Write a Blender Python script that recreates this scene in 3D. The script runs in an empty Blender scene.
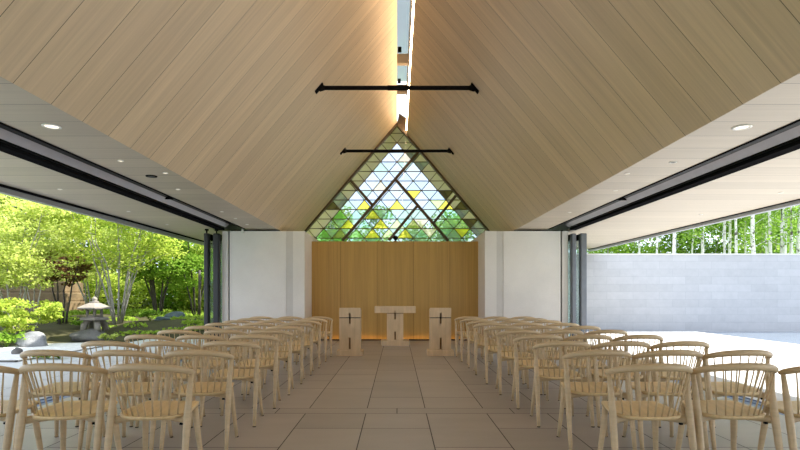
import bpy, bmesh, math, random
import numpy as np
from mathutils import Vector, Matrix

PI = math.pi
random.seed(7)
RNG = np.random.default_rng(11)
SC = bpy.context.scene
COL = SC.collection
F, HX, HY, EYE = 533.333, 397.0, 295.0, 1.2      # focal length (px of 800), vanishing point, eye height


# ------------------------------------------------------------------ helpers
def link(o, parent=None):
    COL.objects.link(o)
    if parent is not None:
        o.parent = parent
    return o


def tag(o, label=None, cat=None, group=None, kind=None):
    if label: o['label'] = label
    if cat: o['category'] = cat
    if group: o['group'] = group
    if kind: o['kind'] = kind
    return o


def thing(name, label, cat, loc=(0, 0, 0), rz=0.0, group=None):
    o = bpy.data.objects.new(name, None)
    o.empty_display_size = 0.1
    link(o)
    o.location = loc
    o.rotation_euler = (0, 0, rz)
    return tag(o, label, cat, group)


class MB:
    def __init__(self):
        self.v, self.f, self.m, self.s = [], [], [], []

    def add(self, vs, fs, mat=0, smooth=False):
        n = len(self.v)
        self.v += [tuple(p) for p in vs]
        for f in fs:
            self.f.append(tuple(i + n for i in f))
            self.m.append(mat)
            self.s.append(smooth)
        return self

    def box(self, x0, x1, y0, y1, z0, z1, mat=0, bev=0.0):
        if bev > 0:
            bm = bmesh.new()
            bmesh.ops.create_cube(bm, size=1)
            for v in bm.verts:
                v.co = Vector(((x0 + x1) / 2 + v.co.x * (x1 - x0), (y0 + y1) / 2 + v.co.y * (y1 - y0),
                               (z0 + z1) / 2 + v.co.z * (z1 - z0)))
            bmesh.ops.bevel(bm, geom=bm.edges[:], offset=bev, segments=2, affect='EDGES', profile=0.6)
            bm.verts.index_update()
            self.add([v.co[:] for v in bm.verts], [[v.index for v in f.verts] for f in bm.faces], mat)
            bm.free()
            return self
        vs = [(x, y, z) for z in (z0, z1) for y in (y0, y1) for x in (x0, x1)]
        fs = [(0, 2, 3, 1), (4, 5, 7, 6), (0, 1, 5, 4), (2, 6, 7, 3), (0, 4, 6, 2), (1, 3, 7, 5)]
        return self.add(vs, fs, mat)

    def prism(self, poly, axis, a, b, mat=0):
        """polygon in the plane normal to axis, extruded from a to b"""
        n = len(poly)

        def P(p, t):
            if axis == 'y': return (p[0], t, p[1])
            if axis == 'z': return (p[0], p[1], t)
            return (t, p[0], p[1])
        vs = [P(p, a) for p in poly] + [P(p, b) for p in poly]
        fs = [tuple(range(n)), tuple(range(2 * n - 1, n - 1, -1))]
        fs += [(i, (i + 1) % n + 0, (i + 1) % n + n, i + n) for i in range(n)]
        return self.add(vs, fs, mat)

    def tube(self, pts, rad, seg=8, mat=0, asp=1.0, up=(0, 0, 1), smooth=True):
        """swept tube; rad = list of radii; asp squashes along the frame's second axis"""
        pts = [Vector(p) for p in pts]
        n = len(pts)
        if not hasattr(rad, '__len__'): rad = [rad] * n
        if not hasattr(asp, '__len__'): asp = [asp] * n
        vs, fs = [], []
        up = Vector(up)
        for i, p in enumerate(pts):
            t = (pts[min(i + 1, n - 1)] - pts[max(i - 1, 0)]).normalized()
            a = up - t * up.dot(t)
            if a.length < 1e-3:
                a = Vector((0, 1, 0)) - t * t.y
                if a.length < 1e-3: a = Vector((1, 0, 0))
            a.normalize()
            b = t.cross(a)
            for k in range(seg):
                an = 2 * PI * k / seg
                vs.append(p + a * math.cos(an) * rad[i] + b * math.sin(an) * rad[i] * asp[i])
        for i in range(n - 1):
            for k in range(seg):
                k2 = (k + 1) % seg
                fs.append((i * seg + k, i * seg + k2, (i + 1) * seg + k2, (i + 1) * seg + k))
        fs.append(tuple(range(seg - 1, -1, -1)))
        fs.append(tuple(range((n - 1) * seg, n * seg)))
        return self.add(vs, fs, mat, smooth)

    def lathe(self, prof, cx=0, cy=0, seg=16, mat=0, smooth=True, rot=0.0):
        vs, fs = [], []
        n = len(prof)
        for r, z in prof:
            for k in range(seg):
                a = 2 * PI * k / seg + rot
                vs.append((cx + r * math.cos(a), cy + r * math.sin(a), z))
        for i in range(n - 1):
            for k in range(seg):
                k2 = (k + 1) % seg
                fs.append((i * seg + k, i * seg + k2, (i + 1) * seg + k2, (i + 1) * seg + k))
        fs.append(tuple(range(seg - 1, -1, -1)))
        fs.append(tuple(range((n - 1) * seg, n * seg)))
        return self.add(vs, fs, mat, smooth)

    def build(self, name, mats, parent=None):
        me = bpy.data.meshes.new(name)
        me.from_pydata(self.v, [], self.f)
        if not isinstance(mats, (list, tuple)): mats = [mats]
        for m in mats: me.materials.append(m)
        me.polygons.foreach_set('material_index', self.m)
        me.polygons.foreach_set('use_smooth', self.s)
        bm = bmesh.new(); bm.from_mesh(me)
        bmesh.ops.recalc_face_normals(bm, faces=bm.faces[:])
        bm.to_mesh(me); bm.free()
        me.update()
        o = bpy.data.objects.new(name, me)
        return link(o, parent)


def struct(name, mb, mats, parent=None):
    return tag(mb.build(name, mats, parent), kind='structure')


# ------------------------------------------------------------------ materials
class N:
    def __init__(self, name):
        self.mat = bpy.data.materials.new(name)
        self.mat.use_nodes = True
        self.nt = self.mat.node_tree
        self.nt.nodes.clear()
        self.out = self.n('ShaderNodeOutputMaterial')

    def n(self, t, **kw):
        nd = self.nt.nodes.new(t)
        for k, v in kw.items():
            if k in nd.inputs.keys() if isinstance(k, str) else False:
                nd.inputs[k].default_value = v
            else:
                setattr(nd, k, v)
        return nd

    def l(self, a, b):
        self.nt.links.new(a, b)

    def surf(self, s):
        self.l(s, self.out.inputs['Surface'])

    def math(self, op, a, b=None):
        m = self.n('ShaderNodeMath'); m.operation = op
        for i, x in enumerate((a, b)):
            if x is None: continue
            if isinstance(x, (int, float)): m.inputs[i].default_value = x
            else: self.l(x, m.inputs[i])
        return m.outputs[0]

    def mix(self, fac, a, b, mode='MIX'):
        m = self.n('ShaderNodeMix'); m.data_type = 'RGBA'; m.blend_type = mode
        for i, x in ((0, fac), (6, a), (7, b)):
            if isinstance(x, (int, float)): m.inputs[i].default_value = x
            elif isinstance(x, tuple): m.inputs[i].default_value = (*x[:3], 1)
            else: self.l(x, m.inputs[i])
        return m.outputs[2]

    def ramp(self, fac, stops):
        r = self.n('ShaderNodeValToRGB')
        el = r.color_ramp.elements
        while len(el) < len(stops): el.new(0.5)
        for e, (p, c) in zip(el, stops):
            e.position = p; e.color = (*c[:3], 1)
        self.l(fac, r.inputs[0])
        return r.outputs[0]

    def noise(self, scale, vec=None, detail=3, mapping=None, rough=0.55, coord='Object'):
        t = self.n('ShaderNodeTexNoise')
        t.inputs['Scale'].default_value = scale
        t.inputs['Detail'].default_value = detail
        t.inputs['Roughness'].default_value = rough
        if vec is None:
            tc = self.n('ShaderNodeTexCoord'); vec = tc.outputs[coord]
        if mapping:
            mp = self.n('ShaderNodeMapping'); mp.inputs['Scale'].default_value = mapping
            self.l(vec, mp.inputs[0]); vec = mp.outputs[0]
        self.l(vec, t.inputs['Vector'])
        return t.outputs['Fac']

    def bsdf(self, color=None, rough=0.5, metal=0.0, spec=0.5, normal=None, emis=None, estr=0.0):
        b = self.n('ShaderNodeBsdfPrincipled')
        if color is not None:
            if isinstance(color, tuple): b.inputs['Base Color'].default_value = (*color[:3], 1)
            else: self.l(color, b.inputs['Base Color'])
        if isinstance(rough, (int, float)): b.inputs['Roughness'].default_value = rough
        else: self.l(rough, b.inputs['Roughness'])
        b.inputs['Metallic'].default_value = metal
        b.inputs['Specular IOR Level'].default_value = spec
        if normal is not None: self.l(normal, b.inputs['Normal'])
        if emis is not None:
            b.inputs['Emission Color'].default_value = (*emis[:3], 1)
            b.inputs['Emission Strength'].default_value = estr
        return b.outputs[0]

    def bump(self, h, strength=0.2, dist=0.01):
        b = self.n('ShaderNodeBump'); b.inputs['Strength'].default_value = strength
        b.inputs['Distance'].default_value = dist
        self.l(h, b.inputs['Height'])
        return b.outputs[0]


def srgb(r, g, b):
    return tuple(((c / 255) / 12.92 if c / 255 <= 0.04045 else ((c / 255 + 0.055) / 1.055) ** 2.4) for c in (r, g, b))


def mat_plain(name, col, rough=0.5, metal=0.0, spec=0.5, var=0.12, scale=6.0):
    k = N(name)
    n = k.noise(scale, detail=4)
    c = k.ramp(n, [(0.3, tuple(x * (1 - var) for x in col)), (0.7, tuple(min(1, x * (1 + var)) for x in col))])
    k.surf(k.bsdf(c, rough, metal, spec))
    return k.mat


def mat_boards(name, col, pitch=0.45, off=0.0, axis=1, rough=0.45, grain=(0.7, 26, 0.7), gap=0.006, var=0.10):
    """panelled wood: boards stacked along one axis with thin open joints and streaky grain"""
    k = N(name)
    tc = k.n('ShaderNodeTexCoord')
    sx = k.n('ShaderNodeSeparateXYZ'); k.l(tc.outputs['Object'], sx.inputs[0])
    y = k.math('DIVIDE', k.math('ADD', sx.outputs[axis], off), pitch)
    fr = k.math('FRACT', y)
    idx = k.math('FLOOR', y)
    seam = k.math('LESS_THAN', fr, gap / pitch)
    wn = k.n('ShaderNodeTexWhiteNoise'); wn.noise_dimensions = '1D'; k.l(idx, wn.inputs['W'])
    g1 = k.noise(1.0, vec=tc.outputs['Object'], detail=5, mapping=grain, rough=0.65)
    g2 = k.noise(1.0, vec=tc.outputs['Object'], detail=3, mapping=tuple(x * 0.22 for x in grain))
    a = tuple(x * (1 - 1.3 * var) for x in col); b = tuple(min(1, x * (1 + 1.3 * var)) for x in col)
    c = k.ramp(k.math('ADD', k.math('MULTIPLY', g1, 0.6), k.math('MULTIPLY', g2, 0.4)), [(0.34, a), (0.66, b)])
    tone = k.math('ADD', k.math('MULTIPLY', wn.outputs['Value'], 0.12), 0.94)
    hsv = k.n('ShaderNodeHueSaturation'); k.l(c, hsv.inputs['Color']); k.l(tone, hsv.inputs['Value'])
    c = k.mix(seam, hsv.outputs[0], tuple(x * 0.18 for x in col))
    k.surf(k.bsdf(c, rough, 0, 0.35, k.bump(g1, 0.05, 0.003)))
    return k.mat


def mat_wood(name, col, grain=(3, 3, 30), rough=0.5, var=0.12):
    k = N(name)
    g = k.noise(1.0, detail=5, mapping=grain, rough=0.6)
    oi = k.n('ShaderNodeObjectInfo')
    c = k.ramp(g, [(0.3, tuple(x * (1 - var) for x in col)), (0.7, tuple(min(1, x * (1 + var)) for x in col))])
    hsv = k.n('ShaderNodeHueSaturation'); k.l(c, hsv.inputs['Color'])
    k.l(k.math('ADD', k.math('MULTIPLY', oi.outputs['Random'], 0.10), 0.95), hsv.inputs['Value'])
    k.surf(k.bsdf(hsv.outputs[0], rough, 0, 0.4))
    return k.mat


def mat_stone(name, col, scale=2.5, var=0.2, rough=0.8, bump=0.3, fine=40, spec=0.3):
    k = N(name)
    n1 = k.noise(scale, detail=6, rough=0.65)
    n2 = k.noise(fine, detail=2)
    f = k.math('ADD', k.math('MULTIPLY', n1, 0.7), k.math('MULTIPLY', n2, 0.3))
    c = k.ramp(f, [(0.32, tuple(x * (1 - var) for x in col)), (0.68, tuple(min(1, x * (1 + var)) for x in col))])
    k.surf(k.bsdf(c, rough, 0, spec, k.bump(f, bump, 0.02)))
    return k.mat


def mat_tile(name, col, rough=0.45, var=0.10, spec=0.5):
    """paving stone; each stone's own tone comes from the mesh attribute 'tone'"""
    k = N(name)
    at = k.n('ShaderNodeAttribute'); at.attribute_name = 'tone'
    n1 = k.noise(1.6, detail=6, rough=0.6, mapping=(0.6, 1.5, 1))
    n2 = k.noise(60, detail=2)
    f = k.math('ADD', k.math('MULTIPLY', n1, 0.75), k.math('MULTIPLY', n2, 0.25))
    c = k.ramp(f, [(0.3, tuple(x * (1 - var) for x in col)), (0.7, tuple(min(1, x * (1 + var)) for x in col))])
    hsv = k.n('ShaderNodeHueSaturation'); k.l(c, hsv.inputs['Color'])
    k.l(k.math('ADD', k.math('MULTIPLY', at.outputs['Fac'], 0.2), 0.9), hsv.inputs['Value'])
    k.surf(k.bsdf(hsv.outputs[0], rough, 0, spec, k.bump(f, 0.08, 0.004)))
    return k.mat


def mat_leaf(name, cols, trans=0.5, rough=0.5):
    k = N(name)
    g = k.n('ShaderNodeNewGeometry')
    c = k.ramp(g.outputs['Random Per Island'], [(i / (len(cols) - 1), q) for i, q in enumerate(cols)])
    d = k.n('ShaderNodeBsdfDiffuse'); k.l(c, d.inputs['Color'])
    t = k.n('ShaderNodeBsdfTranslucent'); k.l(c, t.inputs['Color'])
    m = k.n('ShaderNodeMixShader'); m.inputs[0].default_value = trans
    k.l(d.outputs[0], m.inputs[1]); k.l(t.outputs[0], m.inputs[2])
    k.surf(m.outputs[0])
    return k.mat


def mat_glass(name, tint, diff=0.12, gloss=0.06, diffcol=None):
    k = N(name)
    t = k.n('ShaderNodeBsdfTransparent'); t.inputs['Color'].default_value = (*tint, 1)
    d = k.n('ShaderNodeBsdfTranslucent'); d.inputs['Color'].default_value = (*(diffcol or tint), 1)
    m = k.n('ShaderNodeMixShader'); m.inputs[0].default_value = diff
    k.l(t.outputs[0], m.inputs[1]); k.l(d.outputs[0], m.inputs[2])
    g = k.n('ShaderNodeBsdfGlossy'); g.inputs['Roughness'].default_value = 0.03
    lw = k.n('ShaderNodeLayerWeight'); lw.inputs['Blend'].default_value = 0.25
    m2 = k.n('ShaderNodeMixShader')
    k.l(k.math('ADD', k.math('MULTIPLY', lw.outputs['Fresnel'], 0.5), gloss * 0.5), m2.inputs[0])
    k.l(m.outputs[0], m2.inputs[1]); k.l(g.outputs[0], m2.inputs[2])
    k.surf(m2.outputs[0])
    return k.mat


def mat_emit(name, col, s):
    k = N(name)
    e = k.n('ShaderNodeEmission'); e.inputs[0].default_value = (*col, 1); e.inputs[1].default_value = s
    k.surf(e.outputs[0])
    return k.mat


M = {}
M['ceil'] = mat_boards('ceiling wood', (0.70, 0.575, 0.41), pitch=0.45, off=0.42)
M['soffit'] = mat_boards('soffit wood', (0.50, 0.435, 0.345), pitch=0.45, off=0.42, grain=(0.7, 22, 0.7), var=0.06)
M['panelwood'] = mat_boards('altar wall wood', (0.47, 0.30, 0.09), pitch=0.97, off=1.505 + 0.97 * 3, axis=0,
                            grain=(30, 1, 0.6), gap=0.008, var=0.12)
M['chair'] = mat_wood('pale ash', (0.56, 0.43, 0.255), rough=0.42)
M['seat'] = mat_wood('pale ash ply', (0.68, 0.51, 0.265), grain=(22, 2.5, 3), rough=0.4)
M['altar'] = mat_wood('limewashed oak', (0.64, 0.49, 0.305), grain=(14, 4, 2), rough=0.5)
M['slotwood'] = mat_wood('slot shade timber', (0.26, 0.16, 0.065))  # brown core behind the slots, their shade put into its dark colour
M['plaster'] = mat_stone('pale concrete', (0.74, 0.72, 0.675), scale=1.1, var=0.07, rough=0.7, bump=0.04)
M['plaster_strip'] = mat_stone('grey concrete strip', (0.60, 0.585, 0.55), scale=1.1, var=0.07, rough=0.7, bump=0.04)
M['black'] = mat_plain('black metal', (0.012, 0.012, 0.013), 0.6, spec=0.0)
M['doorgrey'] = mat_plain('grey door metal', (0.13, 0.14, 0.155), 0.35, 0.4)
M['dark'] = mat_plain('dark bronze metal', (0.018, 0.019, 0.02), 0.4, 0.2)
M['bronze'] = mat_plain('brown bronze frame', (0.10, 0.075, 0.05), 0.45, 0.2)
M['alu'] = mat_plain('aluminium', (0.62, 0.63, 0.69), 0.35, 0.15, var=0.05)
M['steel'] = mat_plain('channel steel with sky reflection tint', (0.12, 0.18, 0.36), 0.4, 0.3, var=0.08)  # blue of the reflected sky is put into the base colour
M['fascia'] = mat_plain('grey fascia metal', (0.34, 0.35, 0.37), 0.45, 0.3, var=0.05)
M['white'] = mat_plain('white enamel', (0.8, 0.8, 0.78), 0.4, var=0.03)
M['grout'] = mat_plain('grout', (0.09, 0.085, 0.08), 0.9)
M['floor'] = mat_tile('brown grey floor stone', (0.375, 0.345, 0.312), rough=0.42, spec=0.6)
M['terr_r'] = mat_tile('pale granite', (0.57, 0.57, 0.57), rough=0.6, var=0.05, spec=0.4)
M['terr_l'] = mat_tile('grey granite', (0.52, 0.53, 0.54), rough=0.55, var=0.06, spec=0.4)
M['gravel'] = mat_stone('white gravel', (0.62, 0.61, 0.59), scale=14, var=0.3, bump=0.6, fine=45)
M['earth'] = mat_stone('mossy earth', (0.05, 0.046, 0.018), scale=1.4, var=0.55, bump=0.7)
M['field'] = mat_stone('meadow ground', (0.16, 0.24, 0.06), scale=0.6, var=0.4)
M['rock'] = mat_stone('grey garden rock', (0.23, 0.235, 0.235), scale=4, var=0.4, bump=0.7)
M['darkrock'] = mat_stone('dark garden rock', (0.13, 0.125, 0.115), scale=4, var=0.4, bump=0.7)
M['bluerock'] = mat_stone('blue grey rock', (0.09, 0.12, 0.145), scale=4, var=0.35, bump=0.7)
M['lantern'] = mat_stone('lantern stone', (0.24, 0.215, 0.185), scale=6, var=0.25, bump=0.4)
M['tier'] = mat_stone('weathered brown stone', (0.15, 0.105, 0.055), scale=2.4, var=0.5, bump=0.6)
M['bark'] = mat_stone('grey maple bark', (0.33, 0.31, 0.28), scale=6, var=0.35, bump=0.4)
M['darkbark'] = mat_stone('dark bark', (0.07, 0.06, 0.05), scale=6, var=0.4, bump=0.4)


def mat_birch():
    k = N('birch bark')
    n = k.noise(1.0, detail=4, mapping=(6, 6, 9), rough=0.6)
    c = k.ramp(n, [(0.0, (0.05, 0.045, 0.04)), (0.36, (0.08, 0.07, 0.06)), (0.42, (0.70, 0.69, 0.66)), (1, (0.82, 0.81, 0.78))])
    k.surf(k.bsdf(c, 0.7))
    return k.mat


M['birch'] = mat_birch()


def mat_blockwall():
    k = N('grey stone blocks')
    tc = k.n('ShaderNodeTexCoord')
    mp = k.n('ShaderNodeMapping'); mp.inputs['Rotation'].default_value = (PI / 2, 0, 0)
    k.l(tc.outputs['Object'], mp.inputs[0])
    b = k.n('ShaderNodeTexBrick')
    k.l(mp.outputs[0], b.inputs['Vector'])
    b.inputs['Scale'].default_value = 1.0
    b.inputs['Brick Width'].default_value = 0.9
    b.inputs['Row Height'].default_value = 0.2616
    b.inputs['Mortar Size'].default_value = 0.006
    b.inputs['Color1'].default_value = (0.37, 0.37, 0.378, 1)
    b.inputs['Color2'].default_value = (0.42, 0.42, 0.428, 1)
    b.inputs['Mortar'].default_value = (0.32, 0.33, 0.34, 1)
    n = k.noise(5, detail=6, rough=0.7)
    c = k.mix(0.15, b.outputs['Color'], k.ramp(n, [(0.3, (0.30, 0.305, 0.32)), (0.7, (0.62, 0.62, 0.63))]))
    k.surf(k.bsdf(c, 0.75, 0, 0.3, k.bump(n, 0.15, 0.01)))
    return k.mat


M['blocks'] = mat_blockwall()


def mat_water():
    k = N('pool water')
    n = k.noise(9, detail=2)
    k.surf(k.bsdf((0.16, 0.20, 0.25), 0.08, 0, 0.6, k.bump(n, 0.03, 0.01)))
    return k.mat


M['water'] = mat_water()
M['doorglass'] = mat_glass('door glass', (0.88, 0.94, 0.93), diff=0.03, gloss=0.08)
M['skyglass'] = mat_glass('skylight glass', (0.42, 0.46, 0.47), diff=0.3)
M['darkglass'] = mat_glass('dark skylight glass', (0.13, 0.155, 0.18), diff=0.05)
TINTS = [('clear', (0.55, 0.61, 0.66), 0.25), ('pale green', (0.46, 0.60, 0.50), 0.30), ('green', (0.32, 0.58, 0.20), 0.35),
         ('yellow', (0.86, 0.72, 0.10), 0.40), ('olive', (0.42, 0.42, 0.16), 0.35), ('pale blue', (0.48, 0.58, 0.66), 0.25),
         ('smoke', (0.22, 0.18, 0.10), 0.2), ('lime', (0.62, 0.72, 0.36), 0.35), ('sand', (0.86, 0.74, 0.60), 0.6),
         ('teal', (0.40, 0.64, 0.55), 0.3)]
TM = [mat_glass(n + ' leaded glass', c, d, gloss=0.02) for n, c, d in TINTS]
M['led'] = mat_emit('warm led', (1.0, 0.52, 0.14), 1.7)
M['cove'] = mat_emit('warm cove led', (1.0, 0.68, 0.40), 19.0)
M['lens'] = mat_emit('downlight lens', (1.0, 0.86, 0.68), 0.7)
LG = mat_leaf('fresh maple leaf', [(0.30, 0.42, 0.05), (0.42, 0.52, 0.07), (0.55, 0.62, 0.13), (0.36, 0.50, 0.08)], 0.55)
LY = mat_leaf('pale maple leaf', [(0.50, 0.58, 0.12), (0.62, 0.68, 0.22), (0.44, 0.55, 0.10)], 0.55)
LM = mat_leaf('mid green leaf', [(0.16, 0.32, 0.035), (0.24, 0.40, 0.05), (0.34, 0.48, 0.08)], 0.5)
LD = mat_leaf('forest leaf', [(0.05, 0.13, 0.02), (0.10, 0.22, 0.035), (0.20, 0.34, 0.07)], 0.45)
LR = mat_leaf('red maple leaf', [(0.10, 0.035, 0.03), (0.20, 0.09, 0.06), (0.26, 0.17, 0.06), (0.32, 0.34, 0.07)], 0.4)
LB = mat_leaf('birch leaf', [(0.14, 0.28, 0.03), (0.22, 0.38, 0.06), (0.32, 0.46, 0.10)], 0.55)
LGR = mat_leaf('grass blade', [(0.20, 0.34, 0.04), (0.32, 0.46, 0.06), (0.42, 0.52, 0.10)], 0.4)

# ------------------------------------------------------------------ building shell
FX, FZ = 2.94, 2.82            # fold between side soffit and sloped ceiling
SL = 1.17                      # slope of the gable
RZ = FZ + FX * SL              # ridge height
Y0, YG, YE = -4.0, 15.77, 17.0  # back of room, glass gable, gable overhang
YW, YC = 14.2, 13.1            # panelled altar wall, concrete piers
XL, XR = -2.27, 2.16           # altar wall ends


def slope_slab(s, xin):
    nx, nz = s * SL / math.hypot(SL, 1), 1 / math.hypot(SL, 1)
    T = 0.28
    a = (s * FX, FZ); b = (s * xin if s > 0 else -xin, RZ - SL * xin)
    poly = [a, b, (b[0], b[1] + T * 1.54), (a[0] + s * 0.05, FZ + T * 1.54)]
    return MB().prism(poly, 'y', Y0, YE)


struct('ceiling_left', slope_slab(-1, 0.0), M['ceil'])
struct('ceiling_right', slope_slab(1, 0.297), M['ceil'])

# side soffits, track recess, outer eaves
XT0, XT1 = 3.71, 4.37
for s, nm, xo in ((-1, 'left', 5.8), (1, 'right', 6.8)):
    def bx(mb, a, b, y0, y1, z0, z1, m=0):
        return mb.box(min(s * a, s * b), max(s * a, s * b), y0, y1, z0, z1, m)
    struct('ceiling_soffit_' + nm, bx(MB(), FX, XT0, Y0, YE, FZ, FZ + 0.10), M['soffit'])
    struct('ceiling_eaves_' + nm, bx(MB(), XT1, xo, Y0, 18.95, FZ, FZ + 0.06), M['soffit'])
    r = MB()
    bx(r, FX + 0.03, xo - 0.05, Y0, 18.9, FZ + 0.36, FZ + 0.42)
    bx(r, xo - 0.6, xo - 0.03, Y0, 18.9, FZ + 0.062, FZ + 0.36)
    struct('roof_' + nm, r, M['fascia'])
    f = MB()
    bx(f, xo, xo + 0.10, Y0, 19.0, FZ - (0.11 if s < 0 else 0.075), FZ + 0.30)
    bx(f, xo - 0.03, xo - 0.001, Y0, 18.95, FZ - (0.035 if s < 0 else 0.014), FZ, 1)
    struct('trim_fascia_' + nm, f, [M['fascia'], M['black']])
    # sliding door head track: stepped profiles in the recess
    t = thing('door_track', ('long black and grey sliding-door head track along the left eaves beside the garden' if s < 0 else
                             'long grey metal sliding-door head track along the right eaves beside the white terrace'), 'track', (s * 4.05, 5, FZ))
    def part(name, a, b, y0, y1, z0, z1, m):
        o = bx(MB(), a, b, y0, y1, z0, z1).build(name, m, t)
        o.matrix_parent_inverse = Matrix.Translation((-s * 4.05, -5, -FZ))
        return o
    YA, YB = Y0 + 0.02, YC - 0.02
    part('inner_edge_trim', XT0, XT0 + 0.02, YA, YB, FZ - 0.012, FZ + 0.30, M['black'])
    part('cover_plate', XT0 + 0.02, XT1, YA, YB, FZ + 0.30, FZ + 0.355, M['dark'])
    def sloped(name, a, za, b, zb, m):
        # profile with a face tilted down toward the room
        o = MB().prism([(s * a, FZ + za), (s * b, FZ + zb), (s * (XT1 - 0.16), FZ + zb), (s * (XT1 - 0.16), FZ + za)], 'y', YA, YB).build(name, m, t)
        o.matrix_parent_inverse = Matrix.Translation((-s * 4.05, -5, -FZ))
    sloped('upper_channel', XT1 - 0.36, 0.19, XT1 - 0.255, 0.117, M['dark'] if s < 0 else M['doorgrey'])
    sloped('rail', XT1 - 0.255, 0.115, XT1 - 0.17, 0.040, M['alu'])
    part('lower_channel', XT1 - 0.16, XT1 - 0.002, YA, YB, FZ + 0.045, FZ + 0.30, M['black'])
    part('guide_rail', XT1 - 0.12, XT1 - 0.003, YA, YB, FZ + 0.015, FZ + 0.045, M['dark'])
    part('outer_edge_trim', XT1 - 0.14, XT1 + 0.015, YA, YB, FZ - 0.03, FZ + 0.015, M['black'])
    for yy in ((5.05, 9.5) if s < 0 else (4.95, 9.6)):
        part('hanger_bracket', XT1 - 0.37, XT1 - 0.16, yy, yy + 0.04, FZ + 0.09, FZ + 0.295, M['black'])

# skylight shaft along the ridge
k = MB()
ZS = RZ + 1.75
k.box(-0.10, 0.0, Y0, YE, RZ + 0.43, ZS)
struct('wall_skylight_left', k, M['ceil'])
k = MB(); k.box(0.297, 0.39, Y0, YE, RZ - SL * 0.297 + 0.02, ZS)
struct('wall_skylight_right', k, M['white'])
w = MB(); w.box(-0.1, 0.39, Y0, 11.3, ZS, ZS + 0.03, 1).box(-0.1, 0.39, 11.3, YE, ZS, ZS + 0.03, 0)
w.box(-0.1, 0.39, 11.24, 11.34, ZS - 0.12, ZS, 2)
sky_w = struct('window_2', w, [M['skyglass'], M['darkglass'], M['dark']])
for i, yy in enumerate((13.35, 15.3)):
    b = MB().box(0.0, 0.297, yy, yy + 0.16, RZ + 0.75, RZ + 0.98)
    struct('trim_skylight_beam_%d' % (i + 1), b, M['soffit'])
    b = MB().box(0.02, 0.11, yy - 0.12, yy - 0.06, RZ + 0.98, RZ + 1.1)
    struct('trim_skylight_bracket_%d' % (i + 1), b, M['black'])
# warm led strip hidden in the shaft
c = MB().box(0.262, 0.29, 3.0, YG - 0.1, RZ - 0.22, RZ - 0.195).build('led_strip', M['cove'])
tag(c, 'warm light strip running along the ridge slot between the two sloping ceilings', 'light strip')

# back wall behind the camera
struct('wall_back', MB().prism([(-FX, 0), (FX, 0), (FX, FZ), (0, RZ), (-FX, FZ)], 'y', Y0 - 0.2, Y0), M['ceil'])

# end wall: timber panelling, concrete piers
struct('wall_altar', MB().box(XL, XR, YW, YG - 0.12, 0, 2.627), M['panelwood'])
for s, nm, xi, xo, xg, xs in ((-1, 'left', XL, -4.30, -4.13, -2.64), (1, 'right', XR, 4.20, 4.04, 2.53)):
    lo, hi = min(xi, xo), max(xi, xo)
    m = MB()
    if s < 0:
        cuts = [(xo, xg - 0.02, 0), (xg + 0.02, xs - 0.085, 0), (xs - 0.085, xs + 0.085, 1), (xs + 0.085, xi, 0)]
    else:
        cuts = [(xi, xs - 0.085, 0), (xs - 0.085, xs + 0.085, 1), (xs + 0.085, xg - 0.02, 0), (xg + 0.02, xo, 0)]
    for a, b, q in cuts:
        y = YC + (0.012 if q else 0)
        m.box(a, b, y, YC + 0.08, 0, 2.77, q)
    m.box(lo, hi, YC + 0.08, YG - 0.12, 0, 2.77, 0)
    m.box(xg - 0.02, xg + 0.02, YC + 0.075, YC + 0.08, 0, 2.77, 2)
    struct('wall_pier_' + nm, m, [M['plaster'], M['plaster_strip'], M['black']])
    g = MB().box(min(s * FX, s * 4.15), max(s * FX, s * 4.15), YC + 0.25, YC + 0.4, 2.77, FZ)  # black filler added so the open gap above the pier reads as shade
    struct('shade_gap_filler_' + nm, g, M['black'])
# wall under the glass gable
struct('wall_gable', MB().box(-4.3, 4.2, YG - 0.12, YG + 0.06, 0, 2.60), M['plaster'])
struct('wall_gable_side_left', MB().prism([(-4.3, 2.6), (-FX, 2.6), (-FX, FZ + 0.1), (-4.3, FZ + 0.1)], 'y', YG - 0.05, YG + 0.05), M['plaster'])
struct('wall_gable_side_right', MB().prism([(4.2, 2.6), (FX, 2.6), (FX, FZ + 0.1), (4.2, FZ + 0.1)], 'y', YG - 0.05, YG + 0.05), M['plaster'])
# pale barge boards at the end of the gable overhang
for s in (-1, 1):
    struct('trim_barge_' + ('left' if s < 0 else 'right'),
           MB().prism([(s * FX, FZ - 0.2), (0, RZ - 0.2), (0, RZ + 0.5), (s * FX, FZ + 0.5)], 'y', YE, YE + 0.05), M['alu'])

# added shield kerb and glowing strip at the foot of the altar wall
struct('led_shield_kerb', MB().box(XL, XR, YW - 0.13, YW - 0.09, 0, 0.035), M['dark'])  # added to hide the light strip; its dark tone stands for floor shade
o = MB().box(XL + 0.05, XR - 0.05, YW - 0.075, YW - 0.045, 0, 0.012).build('led_strip', M['led'])
tag(o, 'amber light strip on the floor washing the foot of the timber altar wall', 'light strip')

# ------------------------------------------------------------------ leaded glass gable (window_1)
GP = 33.82


def gx(px): return (px - HX) / GP
def gz(py): return EYE + (HY - py) / GP


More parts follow.
